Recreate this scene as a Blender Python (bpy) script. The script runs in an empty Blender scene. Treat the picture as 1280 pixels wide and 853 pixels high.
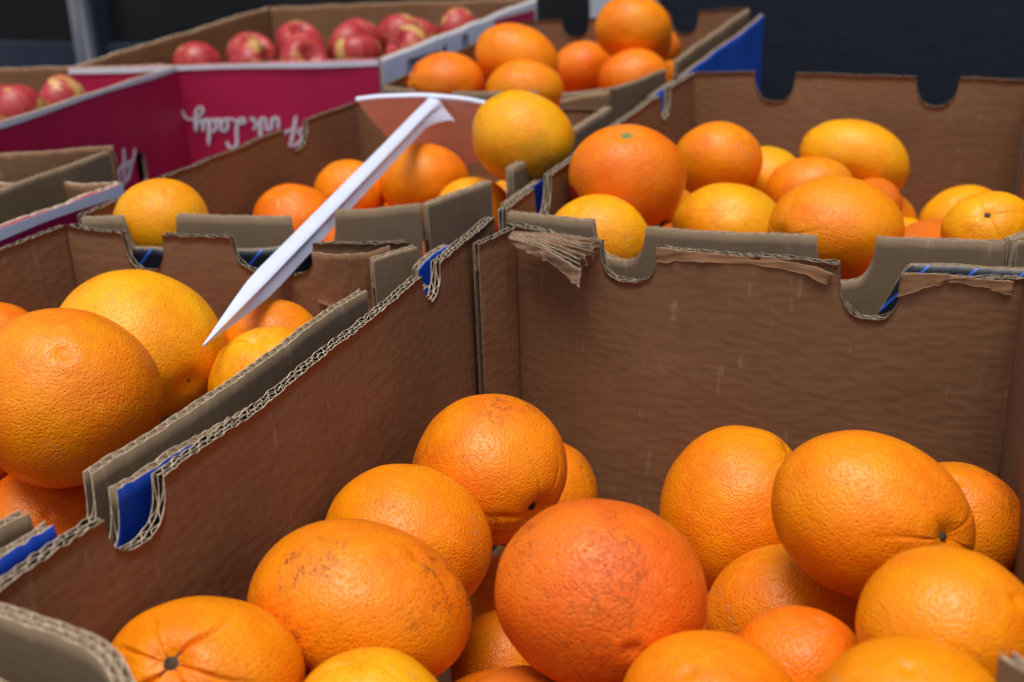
import bpy, math, random
import numpy as np
from mathutils import Matrix, Vector

SC = bpy.context.scene
COL = SC.collection
rng = np.random.default_rng(11)

# ------------------------------------------------------------------ camera
CAM_POS = Vector((0.0, 0.0, 0.49))
RIGHT = Vector((0.93280692, 0.35871474, -0.03456858))     # camera axes in the world
DOWN = Vector((0.10038838, -0.35077597, -0.93106304))
FWD = Vector((-0.34611186, 0.86503177, -0.36321704))
cam = bpy.data.cameras.new('camera')
cam.lens = 36.0 * 1471.0 / 1280.0
cam.sensor_width = 36.0
cam.clip_start = 0.02
cam.clip_end = 200.0
cam.dof.use_dof = True
cam.dof.focus_distance = 0.66
cam.dof.aperture_fstop = 8.0
cam.dof.aperture_blades = 7
cam_o = bpy.data.objects.new('camera', cam)
COL.objects.link(cam_o)
m = Matrix.Identity(4)
for i in range(3):
    m[i][0] = RIGHT[i]; m[i][1] = -DOWN[i]; m[i][2] = -FWD[i]; m[i][3] = CAM_POS[i]
cam_o.matrix_world = m
SC.camera = cam_o

# ------------------------------------------------------------------ sky, sun, exposure
SUN_EL, SUN_AZ = 75.0, 172.0          # degrees; azimuth clockwise from +Y (the camera looks to about 338)
world = bpy.data.worlds.new('World')
SC.world = world
world.use_nodes = True
wn = world.node_tree
sky = wn.nodes.new('ShaderNodeTexSky')
sky.sky_type = 'NISHITA'
sky.sun_disc = False
sky.sun_elevation = math.radians(SUN_EL)
sky.sun_rotation = math.radians(SUN_AZ)
sky.dust_density = 3.0
sky.ozone_density = 1.0
wn.links.new(sky.outputs['Color'], wn.nodes['Background'].inputs['Color'])
wn.nodes['Background'].inputs['Strength'].default_value = 0.070
sun = bpy.data.lights.new('sun', 'SUN')
sun.energy = 1.5
sun.angle = math.radians(34)
sun.color = (1.0, 0.95, 0.88)
sun_o = bpy.data.objects.new('sun', sun)
COL.objects.link(sun_o)
el, az = math.radians(SUN_EL), math.radians(SUN_AZ)
sd = Vector((math.sin(az) * math.cos(el), math.cos(az) * math.cos(el), math.sin(el)))
sun_o.rotation_euler = sd.to_track_quat('Z', 'Y').to_euler()
SC.view_settings.view_transform = 'Standard'
SC.view_settings.look = 'None'
SC.view_settings.gamma = 1.0
SC.view_settings.exposure = 0.92
SC.render.engine = 'CYCLES'

# ------------------------------------------------------------------ materials
class NT:
    def __init__(s, name):
        s.m = bpy.data.materials.new(name); s.m.use_nodes = True
        s.t = s.m.node_tree; s.b = s.t.nodes['Principled BSDF']
    def n(s, typ, **kw):
        nd = s.t.nodes.new(typ)
        for k, v in kw.items():
            if k.startswith('i_'):
                key = k[2:].replace('_', ' ')
                nd.inputs[int(key) if key.isdigit() else key].default_value = v
            else:
                setattr(nd, k, v)
        return nd
    def l(s, a, b): s.t.links.new(a, b)
    def math(s, op, a, b=None, c=None, clamp=False):
        nd = s.n('ShaderNodeMath', operation=op); nd.use_clamp = clamp
        for i, v in enumerate((a, b, c)):
            if v is None: continue
            if isinstance(v, (int, float)): nd.inputs[i].default_value = v
            else: s.l(v, nd.inputs[i])
        return nd.outputs[0]
    def mix(s, fac, a, b, blend='MIX'):
        nd = s.n('ShaderNodeMix', data_type='RGBA', blend_type=blend)
        if isinstance(fac, (int, float)): nd.inputs[0].default_value = fac
        else: s.l(fac, nd.inputs[0])
        for i, v in ((6, a), (7, b)):
            if isinstance(v, tuple): nd.inputs[i].default_value = (*v, 1)
            else: s.l(v, nd.inputs[i])
        return nd.outputs[2]
    def coord(s, scale=(1, 1, 1), rnd=True):
        tc = s.n('ShaderNodeTexCoord')
        mp = s.n('ShaderNodeMapping'); mp.inputs['Scale'].default_value = scale
        v = tc.outputs['Object']
        if rnd:
            oi = s.n('ShaderNodeObjectInfo')
            cb = s.n('ShaderNodeCombineXYZ')
            for i, k in enumerate((3.1, 5.7, 4.3)): s.l(s.math('MULTIPLY', oi.outputs['Random'], k), cb.inputs[i])
            va = s.n('ShaderNodeVectorMath', operation='ADD'); s.l(v, va.inputs[0]); s.l(cb.outputs[0], va.inputs[1]); v = va.outputs[0]
        s.l(v, mp.inputs['Vector'])
        return mp.outputs['Vector']
    def noise(s, vec, scale, detail=3, rough=.55, dist=0.0):
        nd = s.n('ShaderNodeTexNoise'); nd.inputs['Scale'].default_value = scale; nd.inputs['Detail'].default_value = detail
        nd.inputs['Roughness'].default_value = rough; nd.inputs['Distortion'].default_value = dist
        s.l(vec, nd.inputs['Vector']); return nd.outputs['Fac']
    def ramp(s, fac, stops):
        r = s.n('ShaderNodeValToRGB'); s.l(fac, r.inputs[0]); e = r.color_ramp.elements
        while len(e) < len(stops): e.new(.5)
        for q, (p, c) in zip(e, stops): q.position = p; q.color = (*c, 1) if len(c) == 3 else c
        return r.outputs[0]
    def smooth(s, v, a, b):
        r = s.n('ShaderNodeMapRange', interpolation_type='SMOOTHSTEP'); s.l(v, r.inputs[0])
        r.inputs[1].default_value = a; r.inputs[2].default_value = b
        return r.outputs[0]
    def bump(s, h, strength, dist, prev=None):
        b = s.n('ShaderNodeBump'); b.inputs['Strength'].default_value = strength; b.inputs['Distance'].default_value = dist
        s.l(h, b.inputs['Height'])
        if prev is not None: s.l(prev, b.inputs['Normal'])
        return b.outputs[0]
    def done(s, color=None, rough=None, normal=None, spec=None):
        for k, v in (('Base Color', color), ('Roughness', rough), ('Normal', normal), ('Specular IOR Level', spec)):
            if v is None: continue
            if isinstance(v, tuple): s.b.inputs[k].default_value = (*v, 1)
            elif isinstance(v, (int, float)): s.b.inputs[k].default_value = v
            else: s.l(v, s.b.inputs[k])
        return s.m

def orange_mat(name, c1, c2, c3, scar=0.0, pore=1.0, green=0.0):
    t = NT(name)
    v = t.coord()
    big = t.noise(v, 22, 2)
    col = t.mix(t.smooth(big, .36, .66), c1, c2)
    fine = t.noise(v, 150, 3)
    col = t.mix(t.math('MULTIPLY', t.smooth(fine, .45, .75), .5), col, c3)
    if green:
        col = t.mix(t.math('MULTIPLY', t.smooth(t.noise(v, 16, 3), .55, .72), green), col, (.42, .34, .015))
    # oil glands: warped cells, small pits between little swellings
    nz = t.n('ShaderNodeTexNoise', i_Scale=130.0, i_Detail=2.0); t.l(v, nz.inputs['Vector'])
    vo = t.n('ShaderNodeTexVoronoi', feature='F1', i_Scale=560.0); t.l(v, vo.inputs['Vector'])
    d = t.smooth(vo.outputs['Distance'], .05, .62)
    vo2 = t.n('ShaderNodeTexVoronoi', feature='F1', i_Scale=320.0); t.l(v, vo2.inputs['Vector'])
    pit = t.math('SUBTRACT', 1.0, t.smooth(vo2.outputs['Distance'], .02, .30))
    col = t.mix(t.math('MULTIPLY', pit, .34), col, (c2[0] * .62, c2[1] * .45, c2[2] * .5))
    rough = t.math('ADD', .21, t.math('MULTIPLY', big, .34))
    # sparse specks and rind blemishes
    sp = t.smooth(t.noise(v, 330, 2, .5), .755, .79)
    col = t.mix(t.math('MULTIPLY', sp, .55), col, (.16, .055, .012))
    if scar:
        patch = t.smooth(t.noise(v, 24, 1), .50, .64)
        mus = t.noise(v, 75, 6, .72, .9)
        line = t.math('SUBTRACT', 1.0, t.smooth(t.math('ABSOLUTE', t.math('SUBTRACT', mus, .5)), .0, .022))
        blot = t.smooth(t.noise(v, 190, 4, .7), .52, .68)
        f = t.math('MULTIPLY', patch, t.math('MULTIPLY', t.math('ADD', t.math('MULTIPLY', line, .9), t.math('MULTIPLY', blot, .45), clamp=True), scar), clamp=True)
        col = t.mix(f, col, (.055, .022, .010))
        rough = t.math('ADD', rough, t.math('MULTIPLY', f, .3))
    else:
        patch = t.smooth(t.noise(v, 26, 1), .58, .68)
        f = t.math('MULTIPLY', patch, t.smooth(t.noise(v, 210, 4, .7), .5, .66))
        col = t.mix(t.math('MULTIPLY', f, .6), col, (.50, .24, .09))
    h = t.math('ADD', t.math('MULTIPLY', d, .45), t.math('MULTIPLY', pit, -.55))
    h = t.math('ADD', h, t.math('MULTIPLY', nz.outputs['Fac'], .9))
    b2 = t.bump(h, .55 * pore, .0009, t.bump(t.noise(v, 48, 1), .22, .0025))
    return t.done(col, rough, b2, .30)

M = {}
M['orange'] = orange_mat('orange_peel', (.88, .262, .002), (.84, .188, .002), (.92, .31, .004))
M['yellow'] = orange_mat('yellow_orange_peel', (.90, .385, .003), (.86, .285, .002), (.93, .43, .006), green=.34)
M['deep'] = orange_mat('deep_orange_peel', (.86, .205, .003), (.83, .150, .003), (.89, .24, .006))
M['scar'] = orange_mat('scarred_peel', (.85, .235, .003), (.80, .170, .003), (.88, .28, .005), scar=.95)
M['redscar'] = orange_mat('reddish_scarred_peel', (.80, .165, .008), (.76, .120, .006), (.83, .20, .014), scar=.60, pore=1.2)

def card_mat(name, c, c2, ripple=1.0, rough=.72):
    t = NT(name)
    v = t.coord()
    v2 = t.coord((85, 85, 200))
    v3 = t.coord((420, 420, 7))
    col = t.mix(t.smooth(t.noise(v, 9, 4), .3, .7), c, c2)
    col = t.mix(t.math('MULTIPLY', t.smooth(t.noise(v3, 1.0, 2), .5, .8), .16), col, (c[0] * 1.35, c[1] * 1.4, c[2] * 1.45))
    sc = t.smooth(t.noise(t.coord((70, 70, 14)), 1.0, 5, .75), .60, .70)
    col = t.mix(t.math('MULTIPLY', sc, .34), col, (.44, .33, .24))
    st = t.smooth(t.noise(v, 17, 5, .65), .60, .74)
    col = t.mix(t.math('MULTIPLY', st, .30), col, (c[0] * .5, c[1] * .46, c[2] * .42))
    b = t.bump(t.smooth(t.noise(v2, 1.0, 0), .30, .75), .17 * ripple, .0010)
    b = t.bump(t.noise(t.coord((190, 190, 3)), 1.0, 0), .60, .0009, b)
    b = t.bump(t.noise(v, 14, 2), .35 * ripple, .006, b)
    b = t.bump(t.noise(v, 700, 3), .25, .0003, b)
    return t.done(col, rough, b, .25)
M['card'] = card_mat('brown_cardboard', (.238, .120, .056), (.200, .098, .044))
M['card_grey'] = card_mat('grey_brown_cardboard', (.222, .150, .085), (.188, .125, .070), .25)
M['card_pale'] = card_mat('pale_torn_paper', (.31, .19, .11), (.25, .145, .08), .5)

t = NT('cut_cardboard_edge'); v = t.coord()
M['edge'] = t.done(t.mix(t.smooth(t.noise(v, 260, 3), .35, .65), (.60, .48, .34), (.36, .27, .18)), .85, t.bump(t.noise(v, 500, 3), .5, .0006), .15)

def print_mat(name, c, rough=.5, var=.75, wear=(.45, .42, .5)):
    t = NT(name); v = t.coord()
    col = t.mix(t.smooth(t.noise(v, 14, 4), .3, .7), c, tuple(x * var for x in c))
    col = t.mix(t.math('MULTIPLY', t.smooth(t.noise(t.coord((40, 40, 16)), 1.0, 6, .75), .64, .72), .30), col, wear)
    b = t.bump(t.noise(t.coord((180, 180, 6)), 1.0, 1), .35, .0010)
    return t.done(col, rough, t.bump(t.noise(v, 600, 2), .15, .0003, b), .35)
M['blue'] = print_mat('blue_print', (.009, .048, .34))
M['blue2'] = print_mat('bright_blue_print', (.012, .085, .50))
M['pink'] = print_mat('magenta_print', (.50, .011, .066), .5, .88, (.42, .06, .14))
M['white'] = print_mat('white_print', (.78, .78, .82), .55, .9, (.5, .48, .5))
M['ink'] = print_mat('dark_ink', (.030, .030, .045))
t = NT('black_print_blue_lines')
tc = t.n('ShaderNodeTexCoord'); sx = t.n('ShaderNodeSeparateXYZ'); t.l(tc.outputs['Object'], sx.inputs[0])
q = t.math('ADD', sx.outputs[0], t.math('MULTIPLY', sx.outputs[2], -.85))
fr = t.math('FRACT', t.math('MULTIPLY', q, 1 / .030))
ln = t.math('LESS_THAN', fr, .07)
M['black_lines'] = t.done(t.mix(ln, (.012, .013, .018), (.02, .12, .60)), .45)

def plain(name, c, rough=.5, var=.12, scale=30, spec=.4):
    t = NT(name); v = t.coord()
    col = t.mix(t.smooth(t.noise(v, scale, 4), .3, .7), c, tuple(x * (1 - var) for x in c))
    return t.done(col, rough, t.bump(t.noise(v, scale * 12, 2), .12, .0004), spec)
M['plastic'] = plain('white_plastic', (.70, .75, .90), .34, .05)
M['plate'] = plain('peach_plastic', (.80, .46, .34), .42, .12, 18)
M['stem_green'] = plain('green_calyx', (.26, .30, .07), .7, .5, 300)
M['stem_dark'] = plain('dried_calyx', (.085, .055, .030), .8, .6, 400)
M['sticker'] = plain('red_sticker', (.55, .012, .02), .35)
M['wood'] = plain('dry_stalk', (.10, .06, .03), .8)
t = NT('apple_skin'); v = t.coord()
tc = t.n('ShaderNodeTexCoord'); sx = t.n('ShaderNodeSeparateXYZ'); t.l(tc.outputs['Object'], sx.inputs[0])
ang = t.math('ARCTAN2', sx.outputs[1], sx.outputs[0])
cb = t.n('ShaderNodeCombineXYZ'); t.l(t.math('MULTIPLY', ang, 4.5), cb.inputs[0]); t.l(t.math('MULTIPLY', sx.outputs[2], 1.2), cb.inputs[1])
oi = t.n('ShaderNodeObjectInfo'); t.l(t.math('MULTIPLY', oi.outputs['Random'], 40), cb.inputs[2])
stk = t.noise(cb.outputs[0], 1.6, 4)
patch = t.noise(v, 1.1, 1)
f = t.smooth(t.math('ADD', t.math('MULTIPLY', stk, .28), t.math('MULTIPLY', patch, .92)), .63, .78)
col = t.mix(f, t.mix(t.smooth(stk, .4, .6), (.38, .020, .028), (.46, .055, .045)), (.60, .36, .11))
M['apple'] = t.done(col, .42, None, .45)

# ------------------------------------------------------------------ small helpers
def mesh_obj(name, verts, faces, mats, parent=None, smooth=True, midx=None, loc=None):
    me = bpy.data.meshes.new(name)
    me.from_pydata([tuple(map(float, p)) for p in verts], [], [tuple(map(int, q)) for q in faces])
    for mm in (mats if isinstance(mats, (list, tuple)) else [mats]): me.materials.append(mm)
    if midx is not None: me.polygons.foreach_set('material_index', np.asarray(midx, dtype=np.int32))
    if isinstance(smooth, bool): sm = np.full(len(me.polygons), smooth)
    else: sm = np.asarray(smooth)
    me.polygons.foreach_set('use_smooth', sm)
    me.update()
    o = bpy.data.objects.new(name, me)
    COL.objects.link(o)
    if parent is not None: o.parent = parent
    if loc is not None: o.location = loc
    return o
def empty(name, loc, label, cat, group=None):
    o = bpy.data.objects.new(name, None); COL.objects.link(o)
    o.location = loc; o.empty_display_size = .05
    return tag(o, label, cat, group)
def tag(o, label, cat, group=None):
    o['label'] = label; o['category'] = cat
    if group: o['group'] = group
    return o
def box_vf(x0, x1, y0, y1, z0, z1):
    v = [(x, y, z) for z in (z0, z1) for y in (y0, y1) for x in (x0, x1)]
    f = [(0, 2, 3, 1), (4, 5, 7, 6), (0, 1, 5, 4), (2, 6, 7, 3), (0, 4, 6, 2), (1, 3, 7, 5)]
    return v, f
def adopt(child, wall_o):
    child.parent = wall_o        # both share the box's local frame
    return child
def rel(pts, parent): 
    L = parent.location
    return [(p[0] - L[0], p[1] - L[1], p[2] - L[2]) for p in pts]

# ------------------------------------------------------------------ setting: ground and dark back wall
t = NT('dark_pavement'); v = t.coord(rnd=False)
gm = t.done(t.mix(t.smooth(t.noise(v, 6, 6), .3, .7), (.035, .034, .035), (.055, .053, .052)), .9, t.bump(t.noise(v, 90, 4), .4, .004), .2)
g = mesh_obj('ground', [(-60, -60, -.006), (60, -60, -.006), (60, 60, -.006), (-60, 60, -.006)], [(0, 1, 2, 3)], gm)
g['kind'] = 'structure'
t = NT('navy_painted_wall'); v = t.coord(rnd=False)
col = t.mix(t.smooth(t.noise(v, 2.5, 5), .3, .7), (.0085, .0115, .0190), (.0125, .0160, .0250))
chips = t.smooth(t.noise(t.coord((7, 7, 2.2), False), 2.2, 5, .68, .4), .685, .70)
col = t.mix(t.math('MULTIPLY', chips, .55), col, (.12, .14, .17))
wm = t.done(col, .55, t.bump(t.noise(v, 25, 4), .35, .006), .3)
v_, f_ = box_vf(-.654, 7.0, 2.60, 2.80, -.006, 3.2)
w = mesh_obj('wall', v_, f_, wm, smooth=False); w['kind'] = 'structure'
# shop front beside it: dark glass between pale posts above a bluish base panel
sf = empty('shop_front', (-2.2, 2.65, -.006), 'dark glazed shop front with pale posts behind the apple boxes', 'shop front')
t = NT('dark_glass'); v = t.coord(rnd=False)
glass = t.done(t.mix(t.smooth(t.noise(v, 1.6, 4), .35, .7), (.010, .010, .011), (.024, .026, .026)), .28, None, .4)
t = NT('weathered_post_paint'); v = t.coord((18, 18, 2), False)
post = t.done(t.mix(t.smooth(t.noise(v, 1.5, 5), .35, .65), (.30, .30, .32), (.15, .15, .17)), .6, None, .3)
t = NT('blue_grey_panel'); v = t.coord(rnd=False)
panel = t.done(t.mix(t.smooth(t.noise(v, 5, 4), .3, .7), (.022, .030, .050), (.032, .040, .060)), .6, None, .3)
def part_box(name, parent, x0, x1, y0, y1, z0, z1, mat):
    vv, ff = box_vf(x0, x1, y0, y1, z0, z1)
    return mesh_obj(name, rel(vv, parent), ff, mat, parent, False)
for x0, x1 in ((-6.2, -2.295), (-2.230, -.815)):
    part_box('pane', sf, x0, x1, 2.70, 2.72, .115, 2.6, glass)
    part_box('base_panel', sf, x0, x1, 2.67, 2.74, -.004, .115, panel)
for x0, x1 in ((-2.295, -2.267), (-2.263, -2.247)):
    part_box('post', sf, x0, x1, 2.62, 2.76, -.004, 2.6, post)
part_box('post', sf, -2.244, -2.232, 2.64, 2.76, -.004, 2.6, panel)
wp = plain('white_post_paint', (.55, .56, .58), .5)
part_box('post', sf, -.810, -.668, 2.56, 2.76, -.004, 2.6, wp)
part_box('head_beam', sf, -6.2, -.66, 2.60, 2.76, 2.602, 2.9, post)

# ------------------------------------------------------------------ cardboard walls
def smooth_path(pts, ds):
    P = np.array(pts, float)
    L = np.r_[0, np.cumsum(np.linalg.norm(np.diff(P[:, :2], axis=0), axis=1))]
    K = max(int(L[-1] / ds), 8)
    s = np.linspace(0, L[-1], K)
    out = np.stack([np.interp(s, L, P[:, i]) for i in range(P.shape[1])], 1)
    w = max(int(.010 / ds), 1)
    if len(P) > 2 and w > 1:
        ker = np.ones(2 * w + 1) / (2 * w + 1)
        for i in range(P.shape[1]):
            a = np.r_[2 * out[0, i] - out[w:0:-1, i], out[:, i], 2 * out[-1, i] - out[-2:-w - 2:-1, i]]
            out[:, i] = np.convolve(a, ker, 'valid')
    tg = np.gradient(out[:, :2], axis=0); tg /= np.linalg.norm(tg, axis=1)[:, None]
    return s, out, tg
def vnoise(s, lam, r):
    n = int(s[-1] / lam) + 3
    k = r.uniform(-1, 1, n)
    x = s / lam; i = x.astype(int); fq = x - i; fq = fq * fq * (3 - 2 * fq)
    return k[i] * (1 - fq) + k[i + 1] * fq

def wall(parent, name, pts, side, notches=(), kind='S', out='card', inn='card', zb=0.0, ds=.0009, amp=.0012, rag=.0007, seed=0, flute=True, lean=0.0, label=None):
    """pts (x, y, ztop) of the inner face; side +1 puts the thickness to the right of the travel direction.
    notches: (s_from, s_to, depth[, power])."""
    r = np.random.default_rng(seed + 100)
    s, P, tg = smooth_path(pts, ds)
    nrm = np.stack([tg[:, 1], -tg[:, 0]], 1) * side
    top = P[:, 2].copy()
    for nt in notches:
        a, b, d = nt[:3]; p = nt[3] if len(nt) > 3 else 2.6
        x = np.abs((s - (a + b) / 2) / ((b - a) / 2))
        ins = x < 1
        top[ins] -= d * (1 - x[ins] ** p) ** (1 / p)
    ph = r.uniform(0, 6.28, 8); kx = r.uniform(6, 30, 8); kz = r.uniform(-16, 16, 8)
    def warp(ss, zz, tp):
        w = sum(np.sin(kx[i] * ss + kz[i] * zz + ph[i]) / (1 + kx[i] / 12) for i in range(8)) * amp
        u = np.clip((zz - (tp - .09)) / .09, 0, 1)
        return w * np.clip((zz - zb) / .05, 0, 1) + lean * u * u
    V, F, MI, SM = [], [], [], []
    cnt = 0
    th = .00055
    offs = (0, .0032, .0064) if kind == 'D' else ((0, .0048) if kind == 'S' else (0,))
    if not flute: offs = (0,); th = .0065 if kind == 'D' else .0045
    def sheet(o0, o1, fr, rz, mi, mo, tpj):
        nonlocal cnt
        K = len(s); Mn = len(fr)
        z = (rz[:, None] + (tpj - rz)[:, None] * fr[None])
        S2 = np.repeat(s[:, None], Mn, 1); T2 = np.repeat(P[:, 2][:, None], Mn, 1)
        w = warp(S2, z, T2)
        vv = []
        for o in (o0, o1):
            oo = (o[:, None] if isinstance(o, np.ndarray) else o) + w
            vv.append(np.stack([P[:, 0][:, None] + nrm[:, 0][:, None] * oo, P[:, 1][:, None] + nrm[:, 1][:, None] * oo, z], 2).reshape(-1, 3))
        vv = np.concatenate(vv)
        i0 = (np.arange(K - 1)[:, None] * Mn + np.arange(Mn - 1)[None]).ravel()
        q = np.stack([i0, i0 + Mn, i0 + Mn + 1, i0 + 1], 1)
        N = K * Mn
        a = q if side > 0 else q[:, ::-1]
        b = (q[:, ::-1] if side > 0 else q) + N
        k = np.arange(K - 1) * Mn + Mn - 1
        c = np.stack([k, k + Mn, k + Mn + N, k + N], 1)
        e = []
        for kk in (0, K - 1):
            j = kk * Mn + np.arange(Mn - 1)
            e.append(np.stack([j, j + 1, j + 1 + N, j + N], 1))
        e = np.concatenate(e)
        V.append(vv); F.append(np.concatenate([a, b, c, e]) + cnt)
        MI.append(np.r_[np.full(len(a), mi), np.full(len(b), mo), np.full(len(c) + len(e), 2)])
        SM.append(np.r_[np.ones(len(a) + len(b), bool), np.zeros(len(c) + len(e), bool)])
        cnt += len(vv)
    fr_l = np.r_[np.linspace(0, .75, 9), np.linspace(.8, 1, 8)[0:]]
    zb_a = np.full(len(s), zb)
    rr_ = vnoise(s, .03, r)
    for i, o in enumerate(offs):
        tj = top + rag * .6 * vnoise(s, .004, r) + rag * 1.2 * rr_
        last = i == len(offs) - 1
        sheet(o, o + th, fr_l if i in (0, len(offs) - 1) else np.array([0, 1.0]), zb_a if i in (0, len(offs) - 1) else top - .03,
              0 if i == 0 else 3, 1 if last else 3, tj)
    if flute:
        for i in range(len(offs) - 1):
            g0, g1 = offs[i] + th, offs[i + 1]
            lam = .0078 if kind == 'S' else .0068
            c = g0 + (g1 - g0) * (.5 + .5 * np.sin(2 * np.pi * (s + .0008 * vnoise(s, .05, r)) / lam + i * 1.9)) * .96
            tj = top - .0003 + rag * .5 * vnoise(s, .005, r) + rag * 1.2 * rr_
            sheet(c - .0002, c + .0003, np.array([0, .5, 1.0]), top - .022, 3, 3, tj)
    L = parent.location
    V = np.concatenate(V) - np.array([L[0], L[1], L[2]])
    me = bpy.data.meshes.new(name)
    F = np.concatenate(F)
    me.vertices.add(len(V)); me.vertices.foreach_set('co', V.astype(np.float32).ravel())
    me.loops.add(F.size); me.loops.foreach_set('vertex_index', F.astype(np.int32).ravel())
    me.polygons.add(len(F)); me.polygons.foreach_set('loop_start', np.arange(0, F.size, 4, dtype=np.int32))
    for k in (inn, out, 'edge', 'card_grey'): me.materials.append(M[k])
    me.polygons.foreach_set('material_index', np.concatenate(MI).astype(np.int32))
    me.polygons.foreach_set('use_smooth', np.concatenate(SM))
    me.update(calc_edges=True); me.validate()
    o = bpy.data.objects.new(name, me); COL.objects.link(o); o.parent = parent
    if label: o['label'] = label
    return o

def paper(parent, name, top, bottom, mat='card_pale', th=.0006, wrinkle=.0012, seed=0, nu=40, nv=10, label=None):
    """a torn strip of liner paper between two polylines of 3-D points, with thickness"""
    r = np.random.default_rng(seed)
    def res(p):
        p = np.array(p, float); L = np.r_[0, np.cumsum(np.linalg.norm(np.diff(p, axis=0), axis=1))]
        q = np.linspace(0, L[-1], nu); return np.stack([np.interp(q, L, p[:, i]) for i in range(3)], 1)
    A, B = res(top), res(bottom)
    jit = r.normal(size=(nu, 3)) * .00022; A = A + jit
    B = B + np.repeat(r.normal(size=(nu // 2 + 1, 3)) * .00035, 2, 0)[:nu]
    tt = np.linspace(0, 1, nv)
    G = A[:, None] * (1 - tt)[None, :, None] + B[:, None] * tt[None, :, None]
    n = np.cross(B.mean(0) - A.mean(0), A[-1] - A[0]); n /= np.linalg.norm(n)
    if n[1] > 0: n = -n
    u = np.linspace(0, 1, nu)
    ph = r.uniform(0, 6.28, 5)
    wv = sum(np.sin((3 + 4 * i) * u[:, None] * 3 + (2 + i) * tt[None] * 2.5 + ph[i]) / (i + 1.5) for i in range(5)) * wrinkle
    wv = wv * (np.sin(tt * np.pi)[None] * .8 + .25)
    front = G + n * wv[..., None]; back = front - n * th
    V = np.concatenate([front.reshape(-1, 3), back.reshape(-1, 3)]); N = nu * nv
    i0 = (np.arange(nu - 1)[:, None] * nv + np.arange(nv - 1)[None]).ravel()
    q = np.stack([i0, i0 + 1, i0 + nv + 1, i0 + nv], 1)
    F = [q, q[:, ::-1] + N]
    def rim(ix): ix = np.asarray(ix); return np.stack([ix[:-1], ix[1:], ix[1:] + N, ix[:-1] + N], 1)
    rims = [rim(np.arange(nu) * nv), rim(np.arange(nu) * nv + nv - 1), rim(np.arange(nv)), rim((nu - 1) * nv + np.arange(nv))]
    Fa = np.concatenate(F + rims); mi = np.r_[np.zeros(2 * len(q), int), np.ones(sum(len(x) for x in rims), int)]
    o = mesh_obj(name, rel(V, parent), Fa, [M[mat], M['edge']], parent, True, mi)
    if label: o['label'] = label
    return o

def bottom(parent, corners, z, mat='card'):
    c = [(x, y) for x, y in corners]
    v = [(x, y, z - .0045) for x, y in c] + [(x, y, z - .0003) for x, y in c]
    f = [(0, 3, 2, 1), (4, 5, 6, 7), (0, 1, 5, 4), (1, 2, 6, 5), (2, 3, 7, 6), (3, 0, 4, 7)]
    return mesh_obj('bottom', rel(v, parent), f, M[mat], parent, False)
RIM = .25
def z_(pts, z=RIM): return [(*p, z) if len(p) == 2 else p for p in pts]

# ---- A: the deep box with the ripped rim
A = empty('cardboard_box', (-.135, .52, -.005), 'deep brown cardboard box with ripped crumpled rim full of large oranges', 'box', 'cardboard boxes of oranges')
bottom(A, [(-.318, .265), (.05, .25), (.038, .76), (-.318, .79)], 0.0)
wall(A, 'side_wall', z_([(-.319, .266), (-.3165, .37), (-.318, .5), (-.322, .6), (-.328, .7), (-.334, .80), (-.335, .815)]), -1,
     [(.069, .107, .022), (.397, .430, .022, 2.2)], 'D', out='blue', ds=.0008, rag=.0011, seed=1, lean=.001)
A_BACK = wall(A, 'back_wall', z_([(-.3195, .7955), (-.275, .778), (-.242, .770), (-.196, .7655), (-.075, .757, .2495), (-.03, .755, .2478), (.0405, .7613, .2480)]), -1,
     [(.0855, .1295, .027), (.2525, .2935, .033)], 'D', out='blue', ds=.0008, rag=.0013, seed=2)
wall(A, 'side_wall', z_([(.0412, .760), (.0430, .66), (.050, .45), (.056, .24)]), -1, [(.09, .13, .025), (.40, .44, .025)], 'D', out='blue', seed=3)
wall(A, 'front_wall', [(-.318, .2725, .2500), (-.28, .2695, .2500), (-.262, .2665, .2498), (-.248, .2600, .2480), (-.2385, .2555, .2270), (-.18, .244, .222), (.055, .236, .222)], +1, [], 'D', out='card_grey', inn='card', seed=4, amp=.0005)
wall(A, 'outer_flap', [(-.330, .2435, .2465), (-.285, .241, .2465), (-.262, .2375, .243), (-.235, .235, .222), (-.15, .233, .212)], +1, [], 'S', out='white', inn='card_grey', seed=5, amp=.0004)
# corner flap folded round against the side wall
wall(A, 'corner_flap', [(-.3215, .7455, .2495), (-.3165, .764, .2500), (-.3105, .7900, .2502)], -1, [], 'S', seed=6, amp=.0003, ds=.0007)
# crushed, peeled-open layers at the corner of the rim
top0 = (-.3085, .7785, .2508)
for i in range(9):
    k = i / 8
    ex, ey, ez = -.2375 - .0070 * k + .0025 * math.sin(5 * i), .7660 - .0290 * k, .2530 - .0135 * k ** 1.5
    last = i == 8
    by, bz = (.7350, .2270) if last else (.7660 - .024 * k, ez - .006 - .003 * k)
    tl = paper(A, 'torn_liner', [(top0[0], top0[1] - .0008 * i, top0[2] - .0004 * i), ((top0[0] + ex) / 2, (top0[1] + ey) / 2 + .002 * (1 - k), (top0[2] + ez) / 2 + .0006), (ex, ey, ez)],
          [(-.305, .7770 - .0008 * i, .2475 - .0006 * i), (-.27, .768 - .0115 * k - .001, .2435 - .0075 * k), (ex, by, bz)], 'card_pale' if last else ('card_grey', 'card', 'card_pale')[i % 3], wrinkle=.0006 if last else .0008, seed=20 + i, th=.0006)
    adopt(tl, A_BACK)
tl = paper(A, 'torn_liner', [(-.196, 0.7645, .2505), (-.15, 0.7618, .2500), (-.11, 0.7591, .2498), (-.086, 0.7568, .2480), (-.074, 0.7548, .2440)],
      [(-.1950, 0.7638, .2400), (-.165, 0.7611, .2440), (-.13, 0.7593, .2455), (-.095, 0.7568, .2430), (-.078, 0.7543, .2370)], mat='card', wrinkle=.0003, seed=31)
adopt(tl, A_BACK)
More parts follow.
